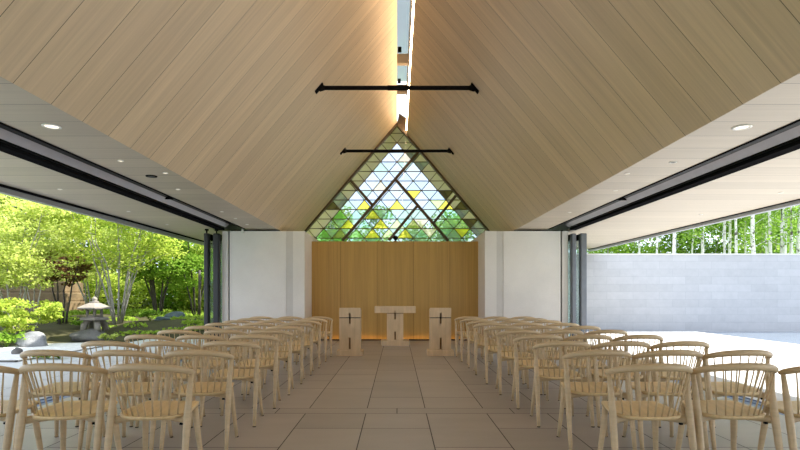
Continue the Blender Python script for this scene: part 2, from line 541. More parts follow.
win = bpy.data.objects.new('window_1', None); link(win); win['kind'] = 'structure'
win.location = (0, YG, 2.6)
ROWS, RH = 13, (RZ - 2.60) / 13.0
BW = 2 * RH / SL
SPEC = {3: [(364.7, 202.8), (373, 211), (349.4, 226), (380.6, 227), (373.4, 235.6), (395.4, 202), (417.5, 192.3), (439.8, 209), (403.3, 235.6), (462.3, 235.6)],
        7: [(393.6, 223.4), (388, 232), (440, 206)],
        2: [(330, 236), (324, 239), (336, 239), (346.2, 217.6), (363, 238)],
        4: [(341, 235.6), (386.7, 235), (352, 238), (420, 227)],
        9: [(447.8, 235), (424.7, 233.5), (450, 218), (410, 228), (367, 226), (383, 218), (452, 210)],
        6: [(336, 208), (447.8, 193), (455.8, 209), (472, 225.5)],
        8: [(433, 230), (399, 160), (425, 224), (380, 186)]}
panes = MB()
cames = MB()


def pane_tint(cx, cz, tri):
    for t, pts in SPEC.items():
        for px, py in pts:
            x, z = gx(px), gz(py)
            d = []
            for i in range(3):
                (xa, za), (xb, zb) = tri[i], tri[(i + 1) % 3]
                d.append((xb - xa) * (z - za) - (zb - za) * (x - xa))
            if all(q > 0 for q in d) or all(q < 0 for q in d):
                return t
    edge = (RZ - cz) / SL - abs(cx)
    r = random.random()
    if edge < 0.40: return 8 if r < 0.75 else 0
    if cz < 3.9: return 1 if r < 0.5 else (5 if r < 0.75 else (9 if r < 0.85 else 0))
    return 0 if r < 0.55 else (5 if r < 0.85 else 1)


def bar2d(mb, x0, z0, x1, z1, w, y0, y1, m=0):
    d = Vector((x1 - x0, z1 - z0)); d.normalize(); n = Vector((-d.y, d.x)) * w / 2
    mb.prism([(x0 + n.x, z0 + n.y), (x1 + n.x, z1 + n.y), (x1 - n.x, z1 - n.y), (x0 - n.x, z0 - n.y)], 'y', y0, y1, m)


for r in range(ROWS):
    zt, zb = RZ - r * RH, RZ - (r + 1) * RH
    for j in range(2 * r + 1):
        c = (j - r) * BW / 2
        if j % 2 == 0: tri = [(c - BW / 2, zb), (c + BW / 2, zb), (c, zt)]
        else: tri = [(c - BW / 2, zt), (c, zb), (c + BW / 2, zt)]
        cx = sum(p[0] for p in tri) / 3; cz = sum(p[1] for p in tri) / 3
        panes.add([(x, 0.0, z - 2.6) for x, z in tri], [(0, 1, 2)], pane_tint(cx, cz, tri))
    hw = (r + 1) * BW / 2
    bar2d(cames, -hw, zb - 2.6, hw, zb - 2.6, 0.022, -0.012, 0.012)
for q in range(1, ROWS):
    # two families of leads parallel to the rafters
    hw = ROWS * BW / 2
    xb = -hw + q * BW
    bar2d(cames, xb, 0.0, (xb + hw) / 2, (hw - xb) / 2 * SL, 0.020, -0.011, 0.011)
    bar2d(cames, xb, 0.0, (xb - hw) / 2, (hw + xb) / 2 * SL, 0.020, -0.011, 0.011)
panes.build('panes', TM, win)
cames.build('lead_cames', M['bronze'], win)
fr = MB()
hw = FX + (FZ - 2.6) / SL
bar2d(fr, -hw, 0, 0.0, RZ - 2.6 - 0.02, 0.09, -0.16, 0.03)
bar2d(fr, hw, 0, 0.0, RZ - 2.6 - 0.02, 0.09, -0.16, 0.03)
bar2d(fr, -hw, 0.02, hw, 0.02, 0.05, -0.05, 0.05)
fr.build('frame', M['bronze'], win)
for (a, b, c, d) in ((418, 153, 342.6, 241), (350, 180, 372.3, 205.3), (396.2, 180.5, 448, 241), (416.7, 206.7, 389, 240.5), (455.5, 196.2, 433.6, 223)):
    bar2d_mb = MB()
    bar2d(bar2d_mb, gx(a), gz(b) - 2.6, gx(c), gz(d) - 2.6, 0.075, -0.10, 0.02)
    bar2d_mb.build('strut', M['bronze'], win)
# infill above the right rafter end where the roof slot meets the gable
struct('trim_ridge_end', MB().prism([(0.0, RZ - 0.02), (0.33, RZ - 0.33 * SL - 0.02), (0.33, RZ + 0.12), (0.06, RZ + 0.3)], 'y', YG - 0.05, YG + 0.1), M['bronze'])

# ------------------------------------------------------------------ floors and ground
def paving(name, mat, cols, rows_fn, z=0.0, gap=0.006, base=(0, 0, 0, 0), kind='structure', gm=None, clip=None):
    """separate stones (quads) over a dark joint bed"""
    v, f, tone = [], [], []
    for (x0, x1) in cols:
        for (y0, y1) in rows_fn(x0):
            q = [(x0 + gap / 2, y0 + gap / 2), (x1 - gap / 2, y0 + gap / 2), (x1 - gap / 2, y1 - gap / 2), (x0 + gap / 2, y1 - gap / 2)]
            n = len(v)
            v += [(x, y, z) for x, y in q]
            f.append((n, n + 1, n + 2, n + 3))
            tone.append(random.random())
    n = len(v)
    bx0, bx1, by0, by1 = base
    v += [(bx0, by0, z - 0.004), (bx1, by0, z - 0.004), (bx1, by1, z - 0.004), (bx0, by1, z - 0.004)]
    f.append((n, n + 1, n + 2, n + 3)); tone.append(0.5)
    me = bpy.data.meshes.new(name)
    me.from_pydata(v, [], f)
    me.materials.append(mat); me.materials.append(gm or M['grout'])
    me.polygons[len(f) - 1].material_index = 1
    at = me.attributes.new('tone', 'FLOAT', 'FACE')
    at.data.foreach_set('value', tone)
    o = bpy.data.objects.new(name, me); link(o)
    return tag(o, kind=kind)


XCH0, XCH1 = 3.86, 4.10
xs = [-XCH0]
x = -0.315 - 0.612 * 5
while x < XCH0:
    if x > -XCH0 + 0.05: xs.append(x)
    x += 0.612
xs.append(XCH0)
cols = list(zip(xs[:-1], xs[1:]))
CENT = [5.65, 6.23, 7.43, 8.47, 9.28, 10.45, 11.65, 12.25, 13.4, 14.2]


def frows(x0):
    rs = []
    if abs(x0 + 0.315) < 0.02:
        ys = CENT
    else:
        rr = random.Random(int(x0 * 100)); ys = [5.65]
        while ys[-1] < 14.2:
            ys.append(min(14.2, ys[-1] + rr.choice((0.6, 0.9, 1.2, 1.2))))
    rs += list(zip(ys[:-1], ys[1:]))
    rr = random.Random(int(x0 * 100) + 5)
    ys = [5.40, 4.80, 3.9] if abs(x0 + 0.315) < 0.02 else [5.40, 5.40 - rr.choice((0.6, 1.2))]
    while ys[-1] > -4: ys.append(max(-4, ys[-1] - rr.choice((0.6, 0.9, 1.2))))
    rs += [(b, a) for a, b in zip(ys[:-1], ys[1:])]
    return rs


floor = paving('floor', M['floor'], cols, frows, base=(-XCH0, XCH0, -4, 14.2), gap=0.009)
bx_ = [-XCH0, -2.45, -1.24, 0.0, 1.19, 2.4, XCH0]
paving('floor_band', M['floor'], list(zip(bx_[:-1], bx_[1:])), lambda a: [(5.40, 5.65)], base=(-XCH0, XCH0, 5.4, 5.65), gap=0.009)
# floor channel of the sliding doors
for s, nm in ((-1, 'left'), (1, 'right')):
    m = MB()
    a, b = sorted((s * XCH0, s * XCH1))
    m.box(a, b, -4, 14.2, -0.06, -0.008)
    for q in (a, (a + b) / 2 - 0.01, b - 0.02):
        m.box(q, q + 0.02, -4, 14.2, -0.008, 0.0)
    struct('trim_floor_track_' + nm, m, M['steel'])
# right terrace
tx = [XCH1 + 0.933 * i for i in range(7)]


def trows(x0):
    rr = random.Random(int(x0 * 77)); ys = [-6.0 + rr.random()]
    while ys[-1] < 17.3: ys.append(min(17.3, ys[-1] + rr.choice((0.9, 1.2, 1.5))))
    return list(zip(ys[:-1], ys[1:]))


paving('floor_terrace_right', M['terr_r'], list(zip(tx[:-1], tx[1:])), trows, base=(XCH1, tx[-1], -6, 17.3), gap=0.006, gm=M['fascia'])
struct('trim_terrace_edge', MB().box(tx[-1], tx[-1] + 0.08, -6, 17.38, -0.2, 0.0).box(XCH1, tx[-1], 17.3, 17.38, -0.2, 0.0), M['terr_r'])
struct('pool', MB().box(tx[-1] + 0.08, 34, -8, 18.3, -0.25, -0.05).box(4.2, tx[-1] + 0.08, 17.38, 18.3, -0.25, -0.05), M['water'])
# left terrace
lx = [-XCH1 - 0.9 * i for i in range(9)][::-1]


def lrows(x0):
    rr = random.Random(int(x0 * 77)); ys = [-6.0 + rr.random()]
    end = 14.6 if x0 > -6.9 else 9.5
    while ys[-1] < end: ys.append(min(end, ys[-1] + rr.choice((0.9, 1.2, 1.8))))
    return list(zip(ys[:-1], ys[1:]))


paving('floor_terrace_left', M['terr_l'], list(zip(lx[:-1], lx[1:])), lrows, base=(lx[0], -XCH1, -6, 9.5), gap=0.008)
struct('trim_terrace_curb', MB().box(lx[0], -6.81, 9.5, 9.58, -0.1, 0.03), M['darkrock'])


def grid_ground(name, x0, x1, y0, y1, nx, ny, hf, mat):
    v, f = [], []
    for j in range(ny + 1):
        for i in range(nx + 1):
            x = x0 + (x1 - x0) * i / nx; y = y0 + (y1 - y0) * j / ny
            v.append((x, y, hf(x, y)))
    for j in range(ny):
        for i in range(nx):
            a = j * (nx + 1) + i
            f.append((a, a + 1, a + nx + 2, a + nx + 1))
    return struct(name, MB().add(v, f, 0, True), mat)


def sstep(a, b, t):
    t = max(0, min(1, (t - a) / (b - a)))
    return t * t * (3 - 2 * t)


def gh(x, y):
    """garden ground height"""
    h = 0.42 * sstep(13.2, 17.0, y) * sstep(-4.9, -6.2, x)
    h += 0.14 * sstep(-8.3, -10.0, x) * sstep(10.0, 11.4, y)
    h += 0.04 * math.sin(2.1 * x) * math.sin(1.7 * y) * sstep(13.2, 15, y)
    h += 0.3 * sstep(22, 32, y)
    inp = (-6.85 < x) and y < 14.7
    grv = (x < -6.85) and (-9.2 < x) and (9.3 < y < 13.3)
    if inp or y < 9.6: return -0.1
    return h + (-0.02)


grid_ground('garden_ground', -34, -4.35, 8.8, 44, 150, 150, gh, M['earth'])
struct('field_ground', MB().box(-60, 60, -40, 70, -0.9, -0.28), M['field'])
grid_ground('rear_ground', -4.35, 45, 18.6, 60, 40, 30, lambda x, y: 0.02, M['field'])


def blob(name, mat, cx, cy, rx, ry, rz, z, seed, parent=None, flat=0.55):
    rr = random.Random(seed)
    bm = bmesh.new()
    bmesh.ops.create_icosphere(bm, subdivisions=3, radius=1)
    ph = [rr.uniform(0, 6.3) for _ in range(6)]
    for v in bm.verts:
        p = v.co
        d = 1 + 0.14 * math.sin(3 * p.x + ph[0]) * math.cos(2.6 * p.y + ph[1]) + 0.10 * math.sin(5 * p.z + ph[2] + 2 * p.x) + 0.06 * math.sin(9 * p.y + ph[3])
        q = p * d
        if q.z < -0.35: q.z = -0.35 + (q.z + 0.35) * 0.1
        v.co = Vector((q.x * rx, q.y * ry, (q.z + 0.35) * rz))
    bm.verts.index_update()
    mb = MB().add([v.co[:] for v in bm.verts], [[v.index for v in f.verts] for f in bm.faces], 0, True)
    bm.free()
    o = mb.build(name, mat, parent)
    o.location = (cx, cy, z)
    return o


# white gravel bed (thin layer over the earth)
gv = [(-6.85, 9.58), (-6.85, 12.9), (-7.3, 13.35), (-8.3, 13.1), (-8.7, 12.6), (-9.2, 11.6), (-10.4, 10.9), (-11.3, 10.2), (-11.3, 9.58)]
o = MB().prism(gv, 'z', -0.02, 0.02).build('gravel', M['gravel'])
tag(o, 'white gravel bed between the grey terrace and the mossy garden', 'gravel', kind='stuff')

# ------------------------------------------------------------------ chairs
def bez(p0, p1, p2, n):
    p0, p1, p2 = Vector(p0), Vector(p1), Vector(p2)
    return [p0 * (1 - t) ** 2 + p1 * 2 * t * (1 - t) + p2 * t * t for t in [i / n for i in range(n + 1)]]


def rail_pt(u):
    """u in -1..1 along the bowed top rail (centre line)"""
    x = 0.257 * math.sin(u * PI / 2 * 0.93) / math.sin(PI / 2 * 0.93)
    y = -0.235 + 0.185 * abs(u) ** 2.1
    z = 0.763 - 0.060 * abs(u) ** 2.1
    return Vector((x, y, z))


def make_chair():
    parts = {}
    # top rail: deep in the middle, slim at the rounded ends
    mb = MB()
    us = [-1.0 + 2 * i / 28 for i in range(29)]
    pts = [rail_pt(u) for u in us]
    rad = [(0.0245 - 0.0075 * abs(u) ** 2) * (1.0 if abs(u) < 0.97 else 0.75) for u in us]
    mb.tube(pts, rad, 10, asp=[0.95 - 0.1 * abs(u) for u in us])
    parts['top_rail'] = [mb.build('top_rail', M['chair'])]
    # seat
    out = [(0, 0.235), (0.10, 0.237), (0.165, 0.232), (0.190, 0.215), (0.203, 0.12), (0.213, 0.03), (0.214, -0.04), (0.196, -0.10), (0.150, -0.145), (0.08, -0.168), (0, -0.174)]
    full = out + [(-x, y) for x, y in out[-2:0:-1]]
    ts = [0.0, 0.35, 0.65, 0.85, 0.96, 1.0]

    def sz(x, y, t): return 0.448 + (y + 0.17) * 0.055 - 0.016 * (1 - t ** 2) + (-0.003 if t >= 1 else 0)
    v, f = [], []
    n = len(full)
    for top in (True, False):
        for t in ts[1:]:
            for x, y in full:
                tt = min(t, 0.985) if not top else t
                v.append((x * tt, 0.03 + (y - 0.03) * tt, sz(x, y, t) - (0 if top else 0.020)))
    nr = len(ts) - 1
    c0 = len(v); v.append((0, 0.03, sz(0, 0.03, 0))); v.append((0, 0.03, sz(0, 0.03, 0) - 0.02))
    for side in (0, 1):
        o = side * nr * n
        for i in range(n):
            j = (i + 1) % n
            f.append((c0 + side, o + i, o + j))
            for r in range(nr - 1):
                f.append((o + r * n + i, o + (r + 1) * n + i, o + (r + 1) * n + j, o + r * n + j))
    e0, e1 = (nr - 1) * n, nr * n + (nr - 1) * n
    for i in range(n):
        j = (i + 1) % n
        f.append((e0 + i, e1 + i, e1 + j, e0 + j))
    mb = MB().add(v, f, 0, True)
    parts['seat'] = [mb.build('seat', M['seat'])]
    # legs
    parts['leg'] = []
    for s in (-1, 1):
        top = rail_pt(s * 0.93)
        ctrl = [top + Vector((0, 0, -0.005)), (s * 0.242, -0.083, 0.60), (s * 0.240, -0.112, 0.45), (s * 0.242, -0.145, 0.28), (s * 0.245, -0.178, 0.12), (s * 0.246, -0.20, 0.0)]
        mb = MB().tube(ctrl, [0.0135, 0.0185, 0.0235, 0.0215, 0.0175, 0.0145], 10, asp=[0.9, 0.9, 1.0, 1, 1, 1], up=(1, 0, 0))
        lg = mb.build('leg', M['chair']); parts['leg'].append(lg)
        MB().lathe([(0.0149, 0.0), (0.0152, 0.008)], s * 0.246, -0.20, 10).build('foot_glide', M['black'], lg)
        ctrl = [(s * 0.168, 0.188, 0.456), (s * 0.178, 0.205, 0.30), (s * 0.190, 0.225, 0.15), (s * 0.202, 0.245, 0.0)]
        mb = MB().tube(ctrl, [0.020, 0.0205, 0.0175, 0.0140], 10, up=(1, 0, 0))
        lg = mb.build('leg', M['chair']); parts['leg'].append(lg)
        MB().lathe([(0.0144, 0.0), (0.0147, 0.008)], s * 0.202, 0.245, 10).build('foot_glide', M['black'], lg)
    # spindles
    parts['spindle'] = []
    for i in range(9):
        u = -0.70 + 1.40 * i / 8
        a = rail_pt(u)
        w = u / 0.70
        b = Vector((0.172 * w, -0.160 + 0.062 * abs(w) ** 2.2, 0.440 + 0.003 * abs(w)))
        m_ = (a + b) / 2 + Vector((0, -0.004, 0))
        mb = MB().tube([a, m_, b], [0.0046, 0.0058, 0.0052], 6, up=(1, 0, 0))
        parts['spindle'].append(mb.build('spindle', M['chair']))
    # under-seat cross rails (arched between the posts) and side stretchers
    pts = bez((-0.244, -0.112, 0.410), (0, 0.03, 0.425), (0.244, -0.112, 0.410), 12)
    mb = MB().tube(pts, [0.027 - 0.011 * math.sin(PI * i / 12) for i in range(13)], 8, asp=0.5)
    parts['back_cross_rail'] = [mb.build('back_cross_rail', M['chair'])]
    pts = bez((-0.172, 0.192, 0.436), (0, 0.185, 0.425), (0.172, 0.192, 0.436), 8)
    mb = MB().tube(pts, 0.018, 8, asp=0.55)
    parts['front_cross_rail'] = [mb.build('front_cross_rail', M['chair'])]
    mb = MB().box(0.186, 0.204, -0.105, -0.085, 0.382, 0.394)
    parts['link_clip'] = [mb.build('link_clip', M['black'])]
    return [q for l in parts.values() for q in l]


ROWN = ['tenth row from the altar, nearest the camera', 'ninth row from the altar', 'eighth row from the altar', 'seventh row from the altar', 'sixth row from the altar',
        'fifth row from the altar', 'fourth row from the altar', 'third row from the altar', 'second row from the altar', 'front row, nearest the altar']
COLN = {-1: ['aisle seat', 'middle seat', 'garden-side seat'], 1: ['aisle seat', 'middle seat', 'terrace-side seat']}
chair_parts = make_chair()
first = True
for s in (-1, 1):
    for r in range(10):
        yc = 3.47 + 0.786 * r
        for c in range(3):
            if s < 0: xc = -1.552 - 0.562 * c + 0.003 * r
            else: xc = 1.592 - 0.0265 * min(r, 6) - 0.012 * max(0, r - 6) + (0.556 - 0.005 * min(r, 4)) * c
            xc += random.uniform(-0.004, 0.004); yy = yc + random.uniform(-0.015, 0.015)
            lab = 'pale ash spindle-back chair, %s block, %s, %s' % ('left' if s < 0 else 'right', ROWN[r], COLN[s][c])
            t = thing('spindle_back_chair', lab, 'chair', (xc, yy, 0), math.radians(random.uniform(-1.3, 1.3)),
                      'chairs in the left block' if s < 0 else 'chairs in the right block')
            for p in chair_parts:
                q = p if first else p.copy()
                if not first:
                    COL.objects.link(q)
                    for ch in p.children:
                        k2 = ch.copy(); COL.objects.link(k2); k2.parent = q
                q.parent = t
            first = False

# ------------------------------------------------------------------ altar table and lecterns
def slotted_plate(mb, w, z0, z1, y0, y1, slots, groove=None):
    """front board w wide with vertical slots [(za, zb)] of width sw at the centre, optional full-width groove"""
    sw = 0.036
    zc = sorted({z0, z1, *[z for s in slots for z in s], *(groove or ())})
    for a, b in zip(zc[:-1], zc[1:]):
        m = (a + b) / 2
        if groove and groove[0] < m < groove[1]: continue
        if any(s[0] < m < s[1] for s in slots):
            mb.box(-w / 2, -sw / 2, y0, y1, a, b); mb.box(sw / 2, w / 2, y0, y1, a, b)
        else:
            mb.box(-w / 2, w / 2, y0, y1, a, b)


def lectern(x, y, label):
    t = thing('lectern', label, 'lectern', (x, y, 0), 0, 'pair of lecterns')
    MB().box(-0.2575, 0.2575, 0, 0.42, 0, 0.105, bev=0.004).build('base', M['altar'], t)
    mb = MB()
    slotted_plate(mb, 0.413, 0.105, 0.945, 0.045, 0.095, [(0.13, 0.36), (0.635, 0.845)], (0.742, 0.760))
    b = mb.build('front_board', M['altar'], t)
    MB().box(-0.203, 0.203, 0.096, 0.30, 0.105, 0.93).build('body', M['slotwood'], t)
    mb = MB()
    mb.box(-0.2065, -0.18, 0.096, 0.34, 0.105, 0.742).box(0.18, 0.2065, 0.096, 0.34, 0.105, 0.742)
    mb.build('side_boards', M['altar'], t)
    mb = MB().prism([(0.096, 0.76), (0.36, 0.76), (0.36, 0.90), (0.096, 0.946)], 'x', -0.2065, 0.2065)
    mb.build('desk_top', M['altar'], t)
    MB().box(-0.2067, 0.2067, 0.07, 0.095, 0.742, 0.760).build('groove_bar', M['dark'], t)
    return t


lectern(-0.93, 10.45, 'pale wooden lectern with cross-shaped slots, left of the altar table')
lectern(0.86, 10.45, 'pale wooden lectern with cross-shaped slots, right of the altar table')
t = thing('altar_table', 'pale wooden T-shaped altar table in front of the timber wall', 'altar', (-0.045, 12.6, 0))
MB().box(-0.335, 0.335, 0, 0.50, 0, 0.116, bev=0.004).build('base', M['altar'], t)
mb = MB()
slotted_plate(mb, 0.39, 0.116, 0.775, 0.06, 0.11, [(0.135, 0.33), (0.62, 0.775)], (0.757, 0.775))
mb.build('front_board', M['altar'], t)
MB().box(-0.193, 0.193, 0.111, 0.42, 0.116, 0.775).build('stem', M['slotwood'], t)
mb = MB(); mb.box(-0.195, -0.165, 0.111, 0.44, 0.116, 0.757).box(0.165, 0.195, 0.111, 0.44, 0.116, 0.757)
mb.build('side_boards', M['altar'], t)
mb = MB()
slotted_plate(mb, 0.972, 0.775, 0.93, 0.02, 0.06, [(0.775, 0.84)])
mb.box(-0.486, 0.486, 0.06, 0.48, 0.776, 0.93)
mb.build('table_top', M['altar'], t)

# spotlight standing on the ledge of the altar wall
t = thing('spotlight', 'small black spotlight on the ledge above the timber wall', 'spotlight', (-0.04, 14.32, 2.627))
MB().lathe([(0.05, 0), (0.05, 0.02), (0.02, 0.022), (0.02, 0.05)], seg=12).build('base', M['black'], t)
MB().tube([(0, -0.06, 0.10), (0, 0.10, 0.12)], [0.065, 0.055], 14).build('lamp_head', M['black'], t)

# ------------------------------------------------------------------ tie bars
for yy, lab in ((9.04, 'black steel tie bar across the sloped ceiling, the nearer and higher-looking one'),
                (13.0, 'black steel tie bar in front of the stained-glass gable, the farther one')):
    zt = 4.71; hwid = (RZ - zt) / SL
    t = thing('tie_bar', lab, 'tie bar', (0, yy, zt), 0, 'steel tie bars')
    MB().tube([(-hwid + 0.03, 0, 0), (hwid - 0.03, 0, 0)], 0.036, 12).build('rod', M['black'], t)
    MB().tube([(-0.16, 0, 0), (0.16, 0, 0)], 0.043, 12).build('sleeve', M['black'], t)
    for s in (-1, 1):
        n = Vector((-s * SL, 0, -1)).normalized(); u = Vector((s * 1, 0, -SL)).normalized()
        mb = MB()
        c0 = Vector((s * hwid, 0, 0))
        vs = [c0 + n * d + u * a * 0.095 + Vector((0, b * 0.06, 0)) for d in (0.002, 0.02) for a in (-1, 1) for b in (-1, 1)]
        mb.add(vs, [(0, 1, 3, 2), (4, 6, 7, 5), (0, 4, 5, 1), (2, 3, 7, 6), (0, 2, 6, 4), (1, 5, 7, 3)])
        mb.tube([(s * (hwid - 0.10), 0, 0), (s * (hwid - 0.015), 0, 0)], [0.04, 0.062], 12)
        mb.build('end_bracket', M['black'], t)

# ------------------------------------------------------------------ downlights
def downlight(px, py, r, label, lit=True, dark=False):
    zz = FZ - EYE
    y = F * zz / (HY - py); x = (px - HX) * zz / (HY - py)
    t = thing('ceiling_speaker' if dark else 'downlight', label, 'speaker' if dark else 'downlight', (x, y, FZ), 0,
              None if dark else ('downlights in the left soffit' if x < 0 else 'downlights in the right soffit'))
    m = M['black'] if dark else M['white']
    MB().lathe([(r, -0.001), (r, -0.008), (r * 0.78, -0.010), (r * 0.74, -0.003)], seg=20).build('trim_ring', m, t)
    MB().lathe([(r * 0.72, -0.0035), (r * 0.70, -0.006)], seg=16).build('lens', M['dark'] if (dark or not lit) else M['lens'], t)


L = 'small round downlight in the left soffit, '
downlight(51.7, 126, 0.085, 'large white round ceiling light in the left soffit, nearest the camera')
downlight(120.5, 160.5, 0.035, L + 'just beyond the large white one')
downlight(151.5, 176, 0.075, 'round black ceiling speaker in the left soffit', dark=True)
downlight(165.3, 172.7, 0.035, L + 'beside the sloped ceiling near the black speaker')
downlight(178, 189.2, 0.035, L + 'beyond the black speaker beside the door track')
downlight(222, 211.6, 0.035, L + 'fourth along toward the pier')
downlight(235.5, 218.3, 0.035, L + 'fifth along toward the pier')
downlight(247, 224.4, 0.035, L + 'closest to the pier')
R_ = 'small round downlight in the right soffit, '
downlight(742, 127, 0.085, 'large white round ceiling light in the right soffit, nearest the camera')
downlight(673, 162, 0.045, R_ + 'the dark one just beyond the large white one', lit=False)
downlight(627, 173.5, 0.035, R_ + 'second small one beside the sloped ceiling')
downlight(615.6, 190.2, 0.035, R_ + 'third small one beside the door track')
downlight(569.5, 212.2, 0.035, R_ + 'closest to the pier')
E = 'small round downlight in the outer eaves, '
downlight(60, 189, 0.035, E + 'garden side, nearer one')
downlight(128.5, 211.3, 0.035, E + 'garden side, second one')
downlight(167, 224.4, 0.035, E + 'garden side, farthest one')
downlight(781, 192.5, 0.035, E + 'terrace side, nearer one')
downlight(701, 214.2, 0.035, E + 'terrace side, farther one')
o = MB().tube([(-3.78, 13.05, FZ), (-3.78, 13.05, FZ - 0.11)], 0.028, 10).build('sensor', M['white'])
tag(o, 'small white cylindrical sensor hanging from the left soffit by the pier', 'sensor')

# ------------------------------------------------------------------ parked sliding glass doors
def door(x, y0, label, w, s):
    t = thing('sliding_glass_door', label, 'door', (x, y0, 0), 0, 'parked sliding glass doors')
    MB().box(-w / 2, w / 2, 0, 0.16, 0.0, 2.70, bev=0.03).build('stile', M['dark'] if s < 0 else M['doorgrey'], t)
    MB().box(-w / 2 * 0.8, w / 2 * 0.8, 1.55, 1.66, 0.0, 2.70).build('stile', M['dark'] if s < 0 else M['doorgrey'], t)
    MB().box(-0.03, 0.03, 0.16, 1.55, 2.56, 2.70).build('top_rail', M['black'], t)
    MB().box(-0.03, 0.03, 0.16, 1.55, 0.0, 0.10).build('bottom_rail', M['black'], t)
    MB().box(-0.008, 0.008, 0.16, 1.55, 0.10, 2.56).build('glass', M['doorglass'], t)
    if s > 0: return
    mb = MB().tube([(0, 0.05, 2.70), (0, 0.05, 2.79)], 0.018, 8)
    mb.tube([(0, 0.05, 2.765), (0, 0.05, 2.80)], 0.045, 10)
    mb.build('roller', M['black'], t)


door(-4.40, 12.95, 'dark-framed sliding glass door parked at the left pier, the inner one', 0.15, -1)
door(-4.62, 12.90, 'dark-framed sliding glass door parked left, the outer one facing the garden', 0.12, -1)
door(4.30, 12.95, 'grey-framed sliding glass door parked at the right pier, the inner one', 0.12, 1)
door(4.52, 12.90, 'grey-framed sliding glass door parked right, the outer one facing the terrace', 0.16, 1)

# ------------------------------------------------------------------ outside wall on the right
t = struct('wall_garden_right', MB().box(4.6, 40, 18.3, 18.65, -0.3, 2.575), M['blocks'])
struct('trim_wall_cap', MB().box(4.58, 40, 18.28, 18.68, 2.575, 2.62), M['plaster_strip'])

# ------------------------------------------------------------------ plants
def leaf_mesh(name, centers, radii, counts, size, mat, parent, seed, flat=0.35, tilt=0.7, droop=0.0):
    """many small folded leaves scattered in flattened tufts; ONE foliage mesh"""
    rng = np.random.default_rng(seed)
    P, S = [], []
    for c, r, k in zip(centers, radii, counts):
        d = rng.normal(size=(k, 3)); d /= np.linalg.norm(d, axis=1, keepdims=True)
        rad = rng.random((k, 1)) ** 0.45
        q = d * rad * np.array([r, r, r * flat])
        q[:, 2] -= droop * (q[:, 0] ** 2 + q[:, 1] ** 2) / max(r, 1e-3)
        P.append(q + np.array(c))
    P = np.concatenate(P); n = len(P)
    nrm = rng.normal(size=(n, 3)) * tilt + np.array([0, 0, 1.0]); nrm /= np.linalg.norm(nrm, axis=1, keepdims=True)
    a = rng.normal(size=(n, 3)); u = np.cross(nrm, a); u /= np.linalg.norm(u, axis=1, keepdims=True)
    w = np.cross(nrm, u)
    sz = size * (0.6 + 0.8 * rng.random((n, 1)))
    v0 = P - u * sz * 0.5
    v1 = P + w * sz * 0.38 + nrm * sz * 0.10
    v2 = P + u * sz * 0.5 - nrm * sz * 0.08
    v3 = P - w * sz * 0.38 + nrm * sz * 0.10
    V = np.stack([v0, v1, v2, v3], 1).reshape(-1, 3)
    me = bpy.data.meshes.new(name)
    me.vertices.add(4 * n); me.vertices.foreach_set('co', V.astype(np.float32).ravel())
    me.loops.add(4 * n); me.loops.foreach_set('vertex_index', np.arange(4 * n, dtype=np.int32))
    me.polygons.add(n)
    me.polygons.foreach_set('loop_start', np.arange(0, 4 * n, 4, dtype=np.int32))
    me.polygons.foreach_set('loop_total', np.full(n, 4, dtype=np.int32))
    me.materials.append(mat)
    me.update(); me.validate()
    o = bpy.data.objects.new(name, me)
    return link(o, parent)


def maple(x, y, h, spread, stems, leaves, mat, bark, label, seed, size=0.085, group=None, low=0.28, r0=0.035, name='maple_tree', flat=0.35, pads=8, padr=0.36):
    rr = random.Random(seed)
    z = gh(x, y) - 0.03 if x < -4.4 else 0.0
    t = thing(name, label, 'tree', (x, y, z), 0, group)
    mb = MB(); tips = []
    for i in range(stems):
        a = 2 * PI * i / stems + rr.uniform(-0.4, 0.4)
        out = spread * rr.uniform(0.35, 0.75)
        hh = h * rr.uniform(0.75, 0.97)
        b = Vector((0.10 * math.cos(a), 0.10 * math.sin(a), 0))
        pts = [b]
        for q in range(1, 7):
            f = q / 6
            pts.append(b + Vector((math.cos(a) * out * f ** 1.3 + rr.uniform(-1, 1) * 0.05 * h * f * 0.6, math.sin(a) * out * f ** 1.3 + rr.uniform(-1, 1) * 0.05 * h * f * 0.6, hh * f)))
        mb.tube(pts, [r0 * (1 - 0.8 * q / 6) for q in range(7)], 6)
        tips.append(pts[-1])
        for q in range(pads):
            f = rr.uniform(low, 1.0)
            k = min(5, int(f * 6)); base = pts[k].lerp(pts[k + 1], f * 6 - k)
            an = a + rr.uniform(-1.9, 1.9); ln = spread * rr.uniform(0.2, 0.62) * (1.1 - 0.45 * f)
            e = base + Vector((math.cos(an) * ln, math.sin(an) * ln, ln * rr.uniform(0.1, 0.6)))
            mid = base.lerp(e, 0.5) + Vector((0, 0, 0.06 * ln))
            mb.tube([base, mid, e], [r0 * 0.32, r0 * 0.22, r0 * 0.1], 5)
            tips.append(e)
    mb.build('trunk', bark, t)
    rad = [spread * padr * rr.uniform(0.7, 1.25) for _ in tips]
    tot = sum(q * q for q in rad)
    cnt = [max(10, int(leaves * q * q / tot)) for q in rad]
    leaf_mesh('foliage', [tuple(p) for p in tips], rad, cnt, size, mat, t, seed + 1, flat=flat)
    return t


def at(px, Y): return (px - HX) * Y / F


